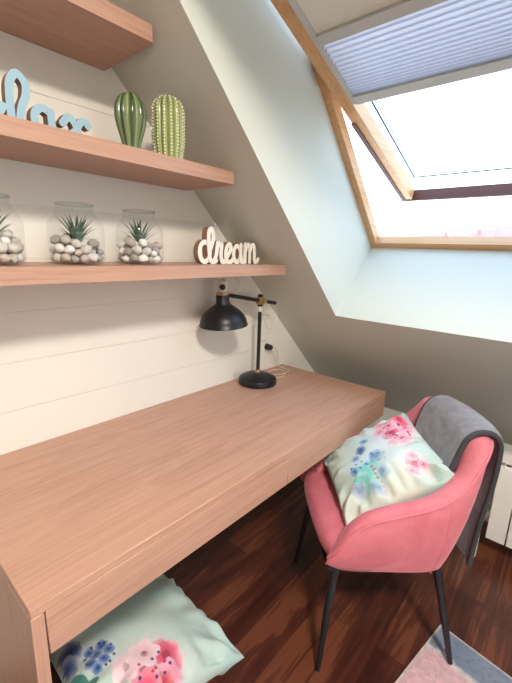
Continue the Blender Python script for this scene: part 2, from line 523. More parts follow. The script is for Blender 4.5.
# ------------------------------------------------------------------ shelves
def shelf(z, label, th=0.0395, dp=0.2613, y0=0.10):
    r = 0.012
    bm = bmesh.new()
    ye = slope_y(z)-0.002
    out = [(0.001, y0), (dp, y0)]
    for k in range(7):
        a = k/6*PI/2
        out.append((dp-r+r*math.cos(a), ye-r+r*math.sin(a)))
    out.append((0.001, ye))
    lo = [bm.verts.new((x, y, z-th)) for x, y in out]; hi = [bm.verts.new((x, y, z)) for x, y in out]
    n = len(out)
    bm.faces.new(lo[::-1]); bm.faces.new(hi)
    for i in range(n): bm.faces.new((lo[i], lo[(i+1) % n], hi[(i+1) % n], hi[i]))
    bevel(bm, 0.0012, 1, 60)
    o = obj('floating_shelf', bm, M_oak, None, True, 35)
    c = Vector((0, (y0+ye)/2, z-th))
    o.data.transform(Matrix.Translation(-c)); o.location = c
    return tag(o, label, 'shelf', 'oak shelves on the boarded wall')
Z1, Z2, Z3 = 1.3072, 1.6124, 1.9114
shelf(Z1, 'lowest oak wall shelf, carrying three jars and the white dream letters')
shelf(Z2, 'middle oak wall shelf, carrying two green cacti and blue letters')
shelf(Z3, 'topmost oak wall shelf, its dark underside seen from below')

# ------------------------------------------------------------------ lettering cut from wood
def stroke(bm, pts, w, d, per=7, closed=False, lift=0.0):
    """script stroke: flat faced board of width w following pts (u along, v up); thickness d; front face material 1"""
    P = catmull([(u, v, 0) for u, v in pts], per, closed)
    n = len(P)
    L = []; R = []
    for i in range(n):
        if closed: t = P[(i+1) % n]-P[(i-1) % n]
        else: t = P[min(i+1, n-1)]-P[max(i-1, 0)]
        t.normalize(); nr = Vector((-t.y, t.x, 0))
        L.append(P[i]+nr*w/2); R.append(P[i]-nr*w/2)
    if not closed: # round ends
        t0 = (P[0]-P[1]).normalized(); t1 = (P[-1]-P[-2]).normalized()
        poly = list(L)
        a0 = (L[-1]-P[-1])
        for k in range(1, 7):
            a = -PI*k/7
            poly.append(P[-1]+Vector((a0.x*math.cos(a)-a0.y*math.sin(a), a0.x*math.sin(a)+a0.y*math.cos(a), 0)))
        tail = list(R[::-1])
        b0 = (R[0]-P[0])
        end = []
        for k in range(1, 7):
            a = -PI*k/7
            end.append(P[0]+Vector((b0.x*math.cos(a)-b0.y*math.sin(a), b0.x*math.sin(a)+b0.y*math.cos(a), 0)))
    def q(p, z): return bm.verts.new((z, p.x, p.y))
    ZF = [d/2+lift+0.0010*i/n for i in range(n)]
    if closed: ZF = [d/2+lift]*n
    f = [(q(a, z), q(b, z)) for a, b, z in zip(L, R, ZF)]
    k = [(q(a, -z), q(b, -z)) for a, b, z in zip(L, R, ZF)]
    m = n if closed else n-1
    for i in range(m):
        j = (i+1) % n
        bm.faces.new((f[i][0], f[i][1], f[j][1], f[j][0])).material_index = 1
        bm.faces.new((k[i][0], k[j][0], k[j][1], k[i][1]))
        bm.faces.new((f[i][0], f[j][0], k[j][0], k[i][0]))
        bm.faces.new((f[i][1], k[i][1], k[j][1], f[j][1]))
    if not closed:
        for idx, arc in ((n-1, poly[n:]), (0, end)):
            fa = [q(p, ZF[idx]) for p in arc]; ka = [q(p, -ZF[idx]) for p in arc]
            s, e = (0, 1) if idx else (1, 0)
            fr = [f[idx][s]]+fa+[f[idx][e]]; br = [k[idx][s]]+ka+[k[idx][e]]
            bm.faces.new(fr).material_index = 1; bm.faces.new(br[::-1])
            for i in range(len(fr)-1): bm.faces.new((fr[i], fr[i+1], br[i+1], br[i]))

def letters(root, specs, w, d, mats, vs=1.0, us=1.0):
    lift = 0.0
    for dx, strokes in specs:
        bm = bmesh.new()
        for si, (pts, closed) in enumerate(strokes):
            stroke(bm, [((u+dx)*us, v*vs) for u, v in pts], w, d, 7, closed, 0.0012*si+lift)
        lift = 0.0005-lift
        bmesh.ops.recalc_face_normals(bm, faces=bm.faces)
        me = bpy.data.meshes.new('letter')
        bm.to_mesh(me); bm.free()
        for m in mats: me.materials.append(m)
        o = bpy.data.objects.new('letter', me); link(o, root)

def oval(cx, cy, rx, ry, n=10, sl=0.0, a0=0):
    return [(cx+rx*math.cos(a0+2*PI*i/n)+sl*math.sin(a0+2*PI*i/n), cy+ry*math.sin(a0+2*PI*i/n)) for i in range(n)]

M_woodside = plain('letter_wood_edge', srgb(150, 112, 90), 0.6, 0.08, 30)
M_white = plain('letter_white_face', srgb(244, 240, 230), 0.55, 0.02)
M_blue = plain('letter_blue_face', srgb(152, 184, 198), 0.55, 0.04)
# 'dream' : origin at its left end, u runs along the wall
dm = empty('word_sign', (0.150, 1.027, Z1)); tag(dm, 'white wooden script sign reading dream at the end of the lowest shelf', 'word sign')
hw = 0.0075
xh = 0.084
D = (0.0, [(oval(0.040, 0.048, 0.026, 0.038, 12), True),
           ([(0.068, 0.060), (0.082, 0.100), (0.078, 0.132), (0.064, 0.136), (0.058, 0.112), (0.060, 0.060), (0.066, 0.020), (0.080, 0.008), (0.098, 0.014)], False)])
Rr = (0.088, [([(0.0, 0.012), (0.012, 0.040), (0.018, 0.084), (0.026, 0.078), (0.040, 0.080)], False),
              ([(0.040, 0.080), (0.036, 0.040), (0.042, 0.010), (0.062, 0.012)], False)])
Ee = (0.146, [([(0.0, 0.014), (0.022, 0.040), (0.036, 0.066), (0.026, 0.082), (0.010, 0.066), (0.006, 0.034), (0.018, 0.008), (0.036, 0.010), (0.052, 0.022)], False)])
Aa = (0.194, [(oval(0.024, 0.042, 0.020, 0.034, 10), True),
              ([(0.046, 0.082), (0.044, 0.040), (0.050, 0.010), (0.066, 0.012)], False)])
Mm = (0.258, [([(0.0, 0.012), (0.006, 0.050), (0.008, 0.084)], False), ([(0.008, 0.084), (0.008, 0.008)], False),
              ([(0.008, 0.050), (0.018, 0.080), (0.032, 0.080), (0.036, 0.050), (0.036, 0.008)], False),
              ([(0.036, 0.050), (0.046, 0.080), (0.060, 0.080), (0.065, 0.050), (0.066, 0.016), (0.076, 0.008), (0.090, 0.020)], False)])
letters(dm, [D, Rr, Ee, Aa, Mm], 0.0175, 0.024, [M_woodside, M_white], 0.89, 0.93)
# 'relax'
rl = empty('word_sign', (0.195, 0.300, Z2)); tag(rl, 'pale blue wooden script sign reading relax on the middle shelf', 'word sign')
R2 = (0.0, [([(0.0, 0.010), (0.014, 0.036), (0.018, 0.066), (0.030, 0.058), (0.044, 0.060)], False), ([(0.044, 0.060), (0.040, 0.030), (0.046, 0.010), (0.062, 0.012)], False)])
E2 = (0.085, [([(0.0, 0.012), (0.030, 0.026), (0.044, 0.046), (0.034, 0.064), (0.014, 0.052), (0.008, 0.028), (0.022, 0.010), (0.044, 0.010), (0.060, 0.026), (0.066, 0.040)], False)])
L2 = (0.163, [([(0.004, 0.010), (0.004, 0.060), (0.007, 0.108), (0.022, 0.132), (0.037, 0.112), (0.036, 0.080), (0.026, 0.048), (0.020, 0.010)], False), ])
A2 = (0.206, [([(0.044, 0.052), (0.026, 0.062), (0.010, 0.046), (0.008, 0.020), (0.014, 0.008)], False), ([(0.044, 0.056), (0.044, 0.030), (0.048, 0.008), (0.060, 0.008)], False), ([(0.010, 0.008), (0.026, 0.006), (0.044, 0.012)], False)])
X2 = (0.272, [([(0.004, 0.036), (0.018, 0.056), (0.032, 0.044), (0.040, 0.016), (0.052, 0.008)], False), ([(0.066, 0.044), (0.058, 0.056), (0.046, 0.048), (0.034, 0.022), (0.018, 0.007), (0.006, 0.010)], False)])
letters(rl, [R2, E2, L2, A2, X2], 0.0165, 0.022, [M_woodside, M_blue], 0.78)

# ------------------------------------------------------------------ ceramic cacti
def cactus_mat(name, a, b, rough):
    t = NT(name); t.bsdf(rough); t.b.inputs['Coat Weight'].default_value = 0.4; t.b.inputs['Coat Roughness'].default_value = 0.1
    at = t.n('ShaderNodeAttribute'); at.attribute_name = 'print'
    sp = t.n('ShaderNodeSeparateColor'); t.l(at.outputs['Color'], sp.inputs[0])
    v = t.coords((1, 1, .25)); nn = t.noise(v, 40, 3)
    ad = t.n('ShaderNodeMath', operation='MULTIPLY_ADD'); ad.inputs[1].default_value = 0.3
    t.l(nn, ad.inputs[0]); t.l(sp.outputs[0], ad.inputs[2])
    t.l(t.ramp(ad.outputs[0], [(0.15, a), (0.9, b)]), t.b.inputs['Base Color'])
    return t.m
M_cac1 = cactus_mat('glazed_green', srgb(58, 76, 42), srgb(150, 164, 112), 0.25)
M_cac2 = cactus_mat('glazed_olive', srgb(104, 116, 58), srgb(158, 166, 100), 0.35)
M_spine = plain('cream_spine_dot', srgb(244, 240, 222), 0.5, 0.03)

def ribbed(name, prof, ribs, amp, mat, root, n=120, power=1.0):
    bm = bmesh.new(); lay = bm.verts.layers.float_color.new('print')
    rings = []
    for r, z, am in prof:
        ring = []
        for i in range(n):
            a = 2*PI*i/n
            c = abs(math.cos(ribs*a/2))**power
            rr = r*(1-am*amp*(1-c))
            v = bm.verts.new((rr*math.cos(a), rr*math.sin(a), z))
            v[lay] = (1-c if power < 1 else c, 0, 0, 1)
            ring.append(v)
        rings.append(ring)
    grid_faces(bm, rings, True)
    bm.faces.new(rings[0][::-1]); bm.faces.new(rings[-1])
    return obj(name, bm, mat, root, smooth=True)
c1 = empty('ceramic_cactus', (0.200, 0.762, Z2), 0.3)
tag(c1, 'smooth green ribbed ceramic cactus, narrow at the base, on the middle shelf', 'cactus ornament')
pr = []
for i in range(33):
    t = i/32
    z = 0.147*t
    r = 0.0235+0.0195*sstep(0, .62, t)
    if t > .62: r = 0.043*math.sqrt(max(0.0, 1-((t-.62)/.385)**2.3))
    pr.append((max(r, 0.002), z, 1 if t < .95 else (1-t)/.05))
ribbed('body', pr, 9, 0.30, M_cac1, c1, 144, 0.8)
c2 = empty('ceramic_cactus', (0.208, 0.880, Z2), 0.0)
tag(c2, 'olive ceramic cactus with cream dots at the right end of the middle shelf', 'cactus ornament')
def c2r(t):
    r = 0.0400+0.006*sstep(0, .35, t)
    if t > .72: r = 0.046*math.sqrt(max(0.0, 1-((t-.72)/.285)**2.4))
    return r
HC = 0.170
pr = [(max(c2r(i/30), .002), HC*i/30, 1 if i < 28 else 0.3) for i in range(31)]
ribbed('body', pr, 14, 0.13, M_cac2, c2, 140, 1.0)
# spines: the dots show as one relief of the glaze
bm = bmesh.new()
for k in range(14):
    a = 2*PI*k/14
    for j in range(20):
        t = 0.02+j*0.050
        r = c2r(t)
        p = Vector((r*math.cos(a), r*math.sin(a), HC*t))
        nr = Vector((math.cos(a), math.sin(a), max(0, (t-.72)*3))).normalized()
        bmesh.ops.create_icosphere(bm, subdivisions=1, radius=0.0029, matrix=Matrix.Translation(p+nr*0.0004))
tag(obj('spines', bm, M_spine, c2, smooth=True), 'cream raised dots', kind='stuff')

# ------------------------------------------------------------------ jars, pebbles, succulents
JR, JH = 0.0765, 0.172
jprof_o = [(0.060, 0.0), (0.071, 0.004), (JR, 0.014), (JR, 0.104), (0.0745, 0.116), (0.056, 0.143), (0.0515, 0.150), (0.0505, 0.156), (0.0505, 0.168), (0.0530, 0.170), (0.0530, JH), (0.0485, JH), (0.0480, 0.166)]
def jar_mesh():
    bm = bmesh.new(); n = 48
    rings = []
    for r, z in jprof_o:
        ring = []
        for i in range(n):
            a = 2*PI*i/n
            k = sstep(0, .02, z)*(1-sstep(.105, .145, z))     # body slightly squared, neck round
            q = 1+0.035*k*(math.cos(4*a))
            ring.append(bm.verts.new((r*q*math.cos(a), r*q*math.sin(a), z)))
        rings.append(ring)
    grid_faces(bm, rings, True)
    bm.faces.new(rings[0][::-1])
    bmesh.ops.recalc_face_normals(bm, faces=bm.faces)
    me = bpy.data.meshes.new('jar_body'); bm.to_mesh(me); bm.free()
    for p in me.polygons: p.use_smooth = True
    me.materials.append(M_jar); return me
def rim_mesh():
    bm = bmesh.new()
    bm_lathe(bm, [(0.0485, 0.166), (0.0535, 0.166), (0.0545, 0.169), (0.0535, 0.1725), (0.0490, 0.1725), (0.0485, 0.166)], 40, cap=False)
    me = bpy.data.meshes.new('jar_rim'); bmesh.ops.recalc_face_normals(bm, faces=bm.faces); bm.to_mesh(me); bm.free()
    for p in me.polygons: p.use_smooth = True
    me.materials.append(M_rim); return me
M_rim = glassm('thick_rim_glass', (0.965, 0.975, 0.97, 1), gl=0.6)
JM, RM = jar_mesh(), rim_mesh()
PEB = [plain('pebble_pale', srgb(206, 200, 193), 0.75, 0.2, 60, 0.2, 120), plain('pebble_grey', srgb(160, 154, 150), 0.75, 0.2, 60, 0.2, 120),
       plain('pebble_beige', srgb(188, 176, 166), 0.75, 0.18, 60, 0.2, 120), plain('pebble_white', srgb(232, 228, 222), 0.75, 0.12, 60, 0.2, 120)]
def pebble_mesh(seed, mat):
    bm = bmesh.new()
    bmesh.ops.create_icosphere(bm, subdivisions=3, radius=1.0)
    for v in bm.verts:
        f = 1+0.22*noise.noise(v.co*1.3+Vector((seed*7.1, 0, 0)))+0.06*noise.noise(v.co*3.1+Vector((seed*3.1, 0, 0)))
        v.co = Vector((v.co.x*f*1.08, v.co.y*f*0.98, v.co.z*f*0.86))
    me = bpy.data.meshes.new('pebble'); bm.to_mesh(me); bm.free()
    for p in me.polygons: p.use_smooth = True
    me.materials.append(mat); return me
PM = [pebble_mesh(i, PEB[i % 4]) for i in range(8)]
def pack(n, R, seed):
    r = random.Random(seed)
    S = [[(r.random()-.5)*R, (r.random()-.5)*R, 0.02+i*0.0035, 0.0115+r.random()*0.0052] for i in range(n)]
    for it in range(420):
        for s in S: s[2] -= 0.0009
        for i in range(n):
            a = S[i]
            for j in range(i):
                b = S[j]
                dx, dy, dz = a[0]-b[0], a[1]-b[1], a[2]-b[2]
                mn = (a[3]+b[3])*0.985
                d2 = dx*dx+dy*dy+dz*dz
                if d2 < mn*mn:
                    d = math.sqrt(d2)+1e-7; k = (mn-d)*0.5/d
                    a[0] += dx*k; a[1] += dy*k; a[2] += dz*k
                    b[0] -= dx*k; b[1] -= dy*k; b[2] -= dz*k
        for s in S:
            rr = math.hypot(s[0], s[1]); lim = R-s[3]*1.05
            if rr > lim: s[0] *= lim/rr; s[1] *= lim/rr
            if s[2] < s[3]+0.005: s[2] = s[3]+0.005
    return S
LEAF = []
M_leaf = NT('succulent_leaf'); M_leaf.bsdf(0.45)
_v = M_leaf.coords((1, 1, 1)); M_leaf.l(M_leaf.ramp(M_leaf.noise(_v, 90, 3), [(0.3, srgb(58, 80, 64)), (0.55, srgb(96, 118, 98)), (0.78, srgb(170, 184, 166))]), M_leaf.b.inputs['Base Color'])
M_leaf = M_leaf.m
def leaf_mesh(L, lean, bend, w):
    bm = bmesh.new(); rows = []
    for i in range(11):
        t = i/10
        ang = lean+bend*t
        # integrate the curve
        x = z = 0.0
        for k in range(20):
            tt = t*(k+.5)/20; aa = lean+bend*tt
            x += math.sin(aa)*L*t/20; z += math.cos(aa)*L*t/20
        ww = w*(0.75+0.6*t)*(1-t)**0.75 if t < 1 else 0.0003
        ww = max(ww, 0.0004)
        nx, nz = -math.cos(ang), math.sin(ang)
        row = []
        for s, h in ((-1, .25), (-.5, -.25), (0, -.5), (.5, -.25), (1, .25), (0.4, .35), (-.4, .35)):
            row.append(bm.verts.new((x-nx*h*ww*.8, s*ww, z-nz*h*ww*.8)))
        rows.append(row)
    grid_faces(bm, rows, True)
    bmesh.ops.recalc_face_normals(bm, faces=bm.faces)
    me = bpy.data.meshes.new('leaf'); bm.to_mesh(me); bm.free()
    for p in me.polygons: p.use_smooth = True
    me.materials.append(M_leaf); return me
LM = [leaf_mesh(.070, .12, .15, .0056), leaf_mesh(.082, .20, .38, .0056), leaf_mesh(.084, .42, .45, .0052), leaf_mesh(.072, .7, .45, .0048), leaf_mesh(.070, .2, .2, .0054)]
packs = pack(58, 0.0735, 5)
def jar(x, y, rot, side, scale=1.0, seed=0):
    r = random.Random(seed+11)
    j = empty('glass_jar', (x, y, Z1), rot)
    tag(j, {'left': 'clear glass jar of pebbles, cut by the left edge of the photo', 'middle': 'widest clear glass jar of pebbles, middle one of the three on the lowest shelf', 'right': 'clear glass jar of pebbles nearest the white dream letters'}[side], 'jar', 'glass jars on the lowest shelf')
    for nm, me in (('jar_body', JM), ('jar_rim', RM)):
        o = bpy.data.objects.new(nm, me); link(o, j); o.scale = (scale,)*3
    ca, sa = math.cos(rot*1.7+seed), math.sin(rot*1.7+seed)
    for i, (px, py, pz, pr) in enumerate(packs):
        o = bpy.data.objects.new('pebble', PM[(i*5+seed) % 8]); link(o)
        o.location = (x+scale*(px*ca-py*sa), y+scale*(px*sa+py*ca), Z1+scale*pz)
        o.scale = (pr*scale,)*3; o.rotation_euler = (r.uniform(-.3, .3), r.uniform(-.3, .3), r.random()*6)
        tag(o, {'left': 'small rounded pale pebble in the left jar cut by the photo edge', 'middle': 'small rounded pale pebble in the middle glass jar', 'right': 'small rounded pale pebble in the jar nearest the white dream letters'}[side], 'pebble', 'pebbles in the '+side+' jar')
    p = empty('succulent', (x, y, Z1+0.060*scale), r.random()*6)
    tag(p, {'left': 'spiky green succulent in the left jar cut by the photo edge', 'middle': 'spiky green succulent in the middle glass jar, its leaves spreading widely', 'right': 'spiky green succulent in the jar nearest the white dream letters'}[side], 'plant', 'succulents in the jars')
    k = 0
    for ringn, cnt in ((0, 4), (1, 7), (2, 9), (3, 6)):
        for q in range(cnt):
            o = bpy.data.objects.new('leaf', LM[ringn if ringn else 4]); link(o, p)
            s = scale*r.uniform(0.96, 1.14)
            o.scale = (s, s*1.15, s); o.rotation_euler = (0, 0, 2*PI*q/cnt+ringn*.5+r.uniform(-.2, .2))
            k += 1
    return j
jar(0.135, 0.418, 0.2, 'left', 0.93, 1)
jar(0.130, 0.624, 0.75, 'middle', 0.93, 2)
jar(0.130, 0.822, 0.5, 'right', 0.935, 3)

# ------------------------------------------------------------------ desk lamp
LX, LY = 0.112, 1.440
lamp = empty('desk_lamp', (LX, LY, H)); tag(lamp, 'black metal desk lamp with bell shade and brass joints on the desk', 'lamp')
lathe('base', [(0.082, 0), (0.090, 0.003), (0.092, 0.014), (0.086, 0.030), (0.066, 0.042), (0.022, 0.050), (0.012, 0.052)], M_black, lamp, 48)
lathe('base_collar', [(0.012, 0.050), (0.013, 0.053), (0.013, 0.064), (0.011, 0.067)], M_brass, lamp, 24)
PH = 0.392
lathe('pole', [(0.0085, 0.062), (0.0085, PH-0.050)], M_black, lamp, 20)
lathe('pole_tip', [(0.0065, PH-0.052), (0.0065, PH-0.012)], M_pale, lamp, 20)
# arm : along the wall, tilted up towards the shade
JT = Vector((0, 0, PH))
AD = Vector((0.020, -0.985, 0.180)).normalized()
box('joint', -0.015, 0.015, -0.016, 0.016, -0.017, 0.017, M_brass, lamp, 0.005, 2, M=Matrix.Translation(JT))
cyl_between('joint_cap', JT+Vector((0, 0, -0.026)), JT+Vector((0, 0, 0.028)), 0.012, 0.012, M_black, lamp)
cyl_between('joint_knob', JT+Vector((0.014, 0, 0)), JT+Vector((0.034, 0.002, 0)), 0.009, 0.010, M_brass, lamp)
A0 = JT-AD*0.115; A1 = JT+AD*0.232
cyl_between('arm', A0, A1, 0.0085, 0.0085, M_black, lamp)
SH = A1+AD*0.014                      # shade axis
lathe('shade_clamp', [(0.024, 0.0), (0.026, 0.003), (0.026, 0.009), (0.024, 0.012)], M_brass, lamp, 28, Matrix.Translation(SH+Vector((0, 0, -0.004))))
lathe('socket_cup', [(0.019, 0.0), (0.021, 0.004), (0.021, 0.040), (0.017, 0.048), (0.006, 0.052)], M_pale, lamp, 24, Matrix.Translation(SH+Vector((0, 0, 0.006))))
cyl_between('switch_knob', SH+Vector((0.012, -0.012, 0.030)), SH+Vector((0.026, -0.026, 0.030)), 0.012, 0.011, M_blackpl, lamp)
tilt = Matrix.Translation(SH) @ Matrix.Rotation(math.radians(4), 4, 'X')
so = [(0.024, 0.0), (0.0265, -0.004), (0.0268, -0.030), (0.031, -0.040), (0.048, -0.052), (0.070, -0.069), (0.086, -0.087), (0.0945, -0.105), (0.0965, -0.121), (0.0995, -0.1240), (0.0995, -0.1265)]
si = [(r-0.0018, z-0.001) for r, z in so[::-1][1:]]
lathe('shade', so+[(0.0965, -0.1265)]+si, M_black, lamp, 56, tilt, cap=False, angle=50)
lathe('bulb', [(0.012, -0.03), (0.014, -0.05), (0.026, -0.075), (0.028, -0.085), (0.025, -0.098), (0.012, -0.108), (0.002, -0.110)], M_shadein, lamp, 24, tilt)
# flex cord: from shade top, loop, along to the joint, hanging loop, then to the wall socket
S0 = SH+Vector((0, 0, 0.058))
tube('cord', catmull([S0, S0+Vector((0, .006, .006)), S0+Vector((0, .035, .014)), S0+Vector((0.005, .075, .004)), S0+Vector((.004, .092, -.020)), A1+Vector((0, 0.06, -0.004))], 8), 0.0022, M_cord, lamp)
J2 = JT+Vector((0.004, 0.02, 0))
tube('cord', catmull([A0+Vector((0, 0, -.006)), A0+Vector((0.002, 0.010, -.04)), JT+Vector((0.006, 0.115, -.085)), JT+Vector((0.01, 0.075, -.135)), JT+Vector((0.012, 0.032, -.115)), JT+Vector((0.008, 0.016, -.04)), JT+Vector((0.006, 0.012, -.012))], 8), 0.0022, M_cord, lamp)
PLG = Vector((0.034-LX, 1.625-LY, 0.877-H))
bp = Vector((0.0, 0.088, 0.005))
tube('cord', catmull([bp, (0.03, 0.15, 0.0035), (-0.005, 0.225, 0.0035), (-0.05, 0.24, 0.0035), (-0.07, 0.19, 0.0035), (-0.04, 0.14, 0.0035), (0.01, 0.17, 0.0075), (0.0, 0.25, 0.0075), (-0.045, 0.265, 0.006), (-0.068, 0.250, 0.02), (-0.060, 0.230, 0.075), PLG+Vector((0.012, 0.03, -0.004)), PLG+Vector((0.016, 0.006, 0))], 10), 0.0024, M_cord, lamp)
cyl_between('plug', PLG+Vector((-0.028, 0, 0)), PLG+Vector((0.010, 0, 0)), 0.018, 0.014, M_blackpl, lamp)
sk = empty('wall_socket', (0.0, 1.625, 0.877)); tag(sk, 'white wall socket on the boards behind the lamp, black plug in it', 'socket')
bm = bmesh.new(); bm_box(bm, 0.0005, 0.009, -0.040, 0.040, -0.040, 0.040); bevel(bm, .004, 3)
obj('cover_plate', bm, M_plastic, sk, True, 40)
lathe('socket_well', [(0.023, 0.0085), (0.023, 0.0105), (0.019, 0.0105), (0.018, 0.0070)], M_plastic, sk, 32, Matrix.Rotation(PI/2, 4, 'Y'), cap=False)

# ------------------------------------------------------------------ armchair
CO = Vector((0.762, 1.365, 0.0)); FD = Vector((-0.7146, -0.6995, 0)); LS = Vector((0.6995, -0.7146, 0))
chair = empty('armchair', CO); chair.rotation_euler = (0, 0, math.atan2(FD.y, FD.x))
# local axes of the chair: +X forward; chair left (towards the viewer) is -Y in this frame or +Y
SGN = 1.0 if Vector((-FD.y, FD.x, 0)).dot(LS) > 0 else -1.0
tag(chair, 'pink velvet tub armchair with black metal legs, holding a cushion and a grey blanket', 'chair')
def LP(a, b, z): return Vector((a, b*SGN, z))
def CWv(a, b, z): return CO+FD*a+LS*b+Vector((0, 0, z))
# outline: (a, b, zTop, inward lean) for half the shell, from the front tip round to the middle of the back
top = [(0.228, 0.226, 0.442), (0.204, 0.240, 0.488), (0.168, 0.249, 0.540), (0.118, 0.254, 0.580), (0.06, 0.256, 0.600), (0.0, 0.254, 0.612), (-0.06, 0.252, 0.626), (-0.12, 0.246, 0.648), (-0.178, 0.236, 0.694), (-0.224, 0.220, 0.752), (-0.258, 0.194, 0.796), (-0.282, 0.150, 0.810), (-0.295, 0.08, 0.813), (-0.300, 0.0, 0.814)]
bot = [(0.228, 0.217, 0.414), (0.212, 0.221, 0.400), (0.18, 0.223, 0.388), (0.13, 0.224, 0.381), (0.06, 0.223, 0.377), (0.0, 0.222, 0.373), (-0.06, 0.221, 0.370), (-0.108, 0.217, 0.368), (-0.148, 0.206, 0.368), (-0.172, 0.184, 0.368), (-0.186, 0.150, 0.368), (-0.195, 0.11, 0.368), (-0.201, 0.06, 0.368), (-0.204, 0.0, 0.368)]
def mir(L): return L+[(a, -b, z) for a, b, z in L[-2::-1]]
TOP = catmull(mir(top), 5); BOT = catmull(mir(bot), 5)
NU = len(TOP)
def ctr(p): # inward direction in plan
    c = Vector((0.02, 0, 0)); d = Vector((c.x-p.x, -p.y, 0))
    return d
bm = bmesh.new(); rows = []
seamP = []
for i in range(NU):
    T, B = TOP[i], BOT[i]
    tg = TOP[min(i+1, NU-1)]-TOP[max(i-1, 0)]; tg.z = 0; tg.normalize()
    inn = Vector((tg.y, -tg.x, 0))
    if inn.dot(ctr(T)) < 0: inn = -inn
    u = i/(NU-1)
    backness = sstep(-0.08, -0.24, T.x) if False else max(0.0, min(1.0, (-T.x-0.08)/0.16))
    th = 0.052+0.018*backness
    col = []
    # bottom lip
    col.append(B+inn*0.03+Vector((0, 0, 0.004)))
    for k in range(9):
        t = k/8
        p = B.lerp(T, t)
        bulge = 0.016*math.sin(PI*min(1, t*1.0))
        p = p-inn*bulge
        if k == 0: p = p+Vector((0, 0, 0.006))
        col.append(p)
    seamP.append(T.copy())
    # padded rim rolling inwards
    hh = 0.020+0.002*backness
    for k in range(1, 8):
        a = PI*k/8
        c = T+inn*(th/2)
        col.append(c-inn*(th/2)*math.cos(a)+Vector((0, 0, hh*math.sin(a)-0.10*0*k)))
    # inner face down to the seat
    zin = 0.47
    I0 = T+inn*th
    BI = B.lerp(T, 0.25)+inn*(th+0.012)
    for k in range(1, 7):
        t = k/6
        z = I0.z+(min(zin, I0.z-0.02)-I0.z)*t
        q = I0.lerp(BI, t*0.8); q.z = z
        q = q+inn*0.010*math.sin(PI*t)
        col.append(q)
    rows.append([bm.verts.new(LP(*p)) for p in col])
grid_faces(bm, rows)
bm.faces.new(rows[0][::-1]); bm.faces.new(rows[-1])
shell = obj('shell', bm, M_velvet, chair, True, 60)
tube('piping', [LP(*p)+Vector((0, 0, 0.001)) for p in seamP], 0.0052, M_velvet, shell, 8)
# seam rib down the rear corner of the side
for sidx in (int(NU*0.275), NU-1-int(NU*0.275)):
    T, B = TOP[sidx], BOT[sidx]
    pts = []
    tg = TOP[sidx+1]-TOP[sidx-1]; tg.z = 0; tg.normalize(); inn = Vector((tg.y, -tg.x, 0))
    if inn.dot(ctr(T)) < 0: inn = -inn
    for k in range(9):
        t = k/8
        pts.append(LP(*(B.lerp(T, t)-inn*(0.016*math.sin(PI*t)-0.0005))))
    tube('seam', pts, 0.0022, M_velvet, shell, 6)
# seat cushion with rounded front
bm = bmesh.new()
NB = 30
SP = catmull([(0.120, 0.392, 0), (0.190, 0.396, 0), (0.220, 0.412, 0), (0.231, 0.442, 0), (0.222, 0.468, 0), (0.197, 0.484, 0), (0.14, 0.493, 0), (0.05, 0.492, 0), (-0.06, 0.486, 0), (-0.16, 0.478, 0)], 4)
rows = []
for i, p in enumerate(SP):
    row = []
    for j in range(NB+1):
        b = -1+2*j/NB
        b = math.sin(b*PI/2)
        front = sstep(0.10, 0.20, p.x)
        hb = (0.186+0.032*front) if p.x > -0.02 else 0.186-0.05*min(1, -p.x/0.16)
        rr = (1-abs(b)**5)
        k = 0.72+0.28*rr**0.5 if rr > 0 else 0.72
        a = 0.12+(p.x-0.12)*(k if p.x > .12 else 1)+0.010*(1-b*b)*front
        z = 0.442+(p.y-0.442)*k
        row.append(bm.verts.new(LP(a, b*hb, z)))
    rows.append(row)
grid_faces(bm, rows)
obj('seat', bm, M_velvet, chair, True)
bm = bmesh.new()   # plate under the seat closing the shell
pts = [LP(p.x*0.97, p.y*0.95, 0.378) for p in BOT]
lo = [bm.verts.new(p) for p in pts]; hi = [bm.verts.new(p+Vector((0, 0, 0.012))) for p in pts]
bm.faces.new(lo); bm.faces.new(hi[::-1])
for i in range(len(pts)): bm.faces.new((lo[i], lo[(i+1) % len(pts)], hi[(i+1) % len(pts)], hi[i]))
obj('base_plate', bm, M_blackleg, chair)
RUGT = 0.008
for sa, sb in ((1, 1), (1, -1), (-1, 1), (-1, -1)):
    zf = RUGT+0.0005 if (sa, sb) == (-1, 1) else 0.0005
    tp = LP(0.188 if sa > 0 else -0.152, 0.185*sb, 0.379)
    ft = LP(0.230*sa, 0.230*sb, zf)
    cyl_between('leg', ft, tp, 0.0085, 0.0155, M_blackleg, chair, 18)

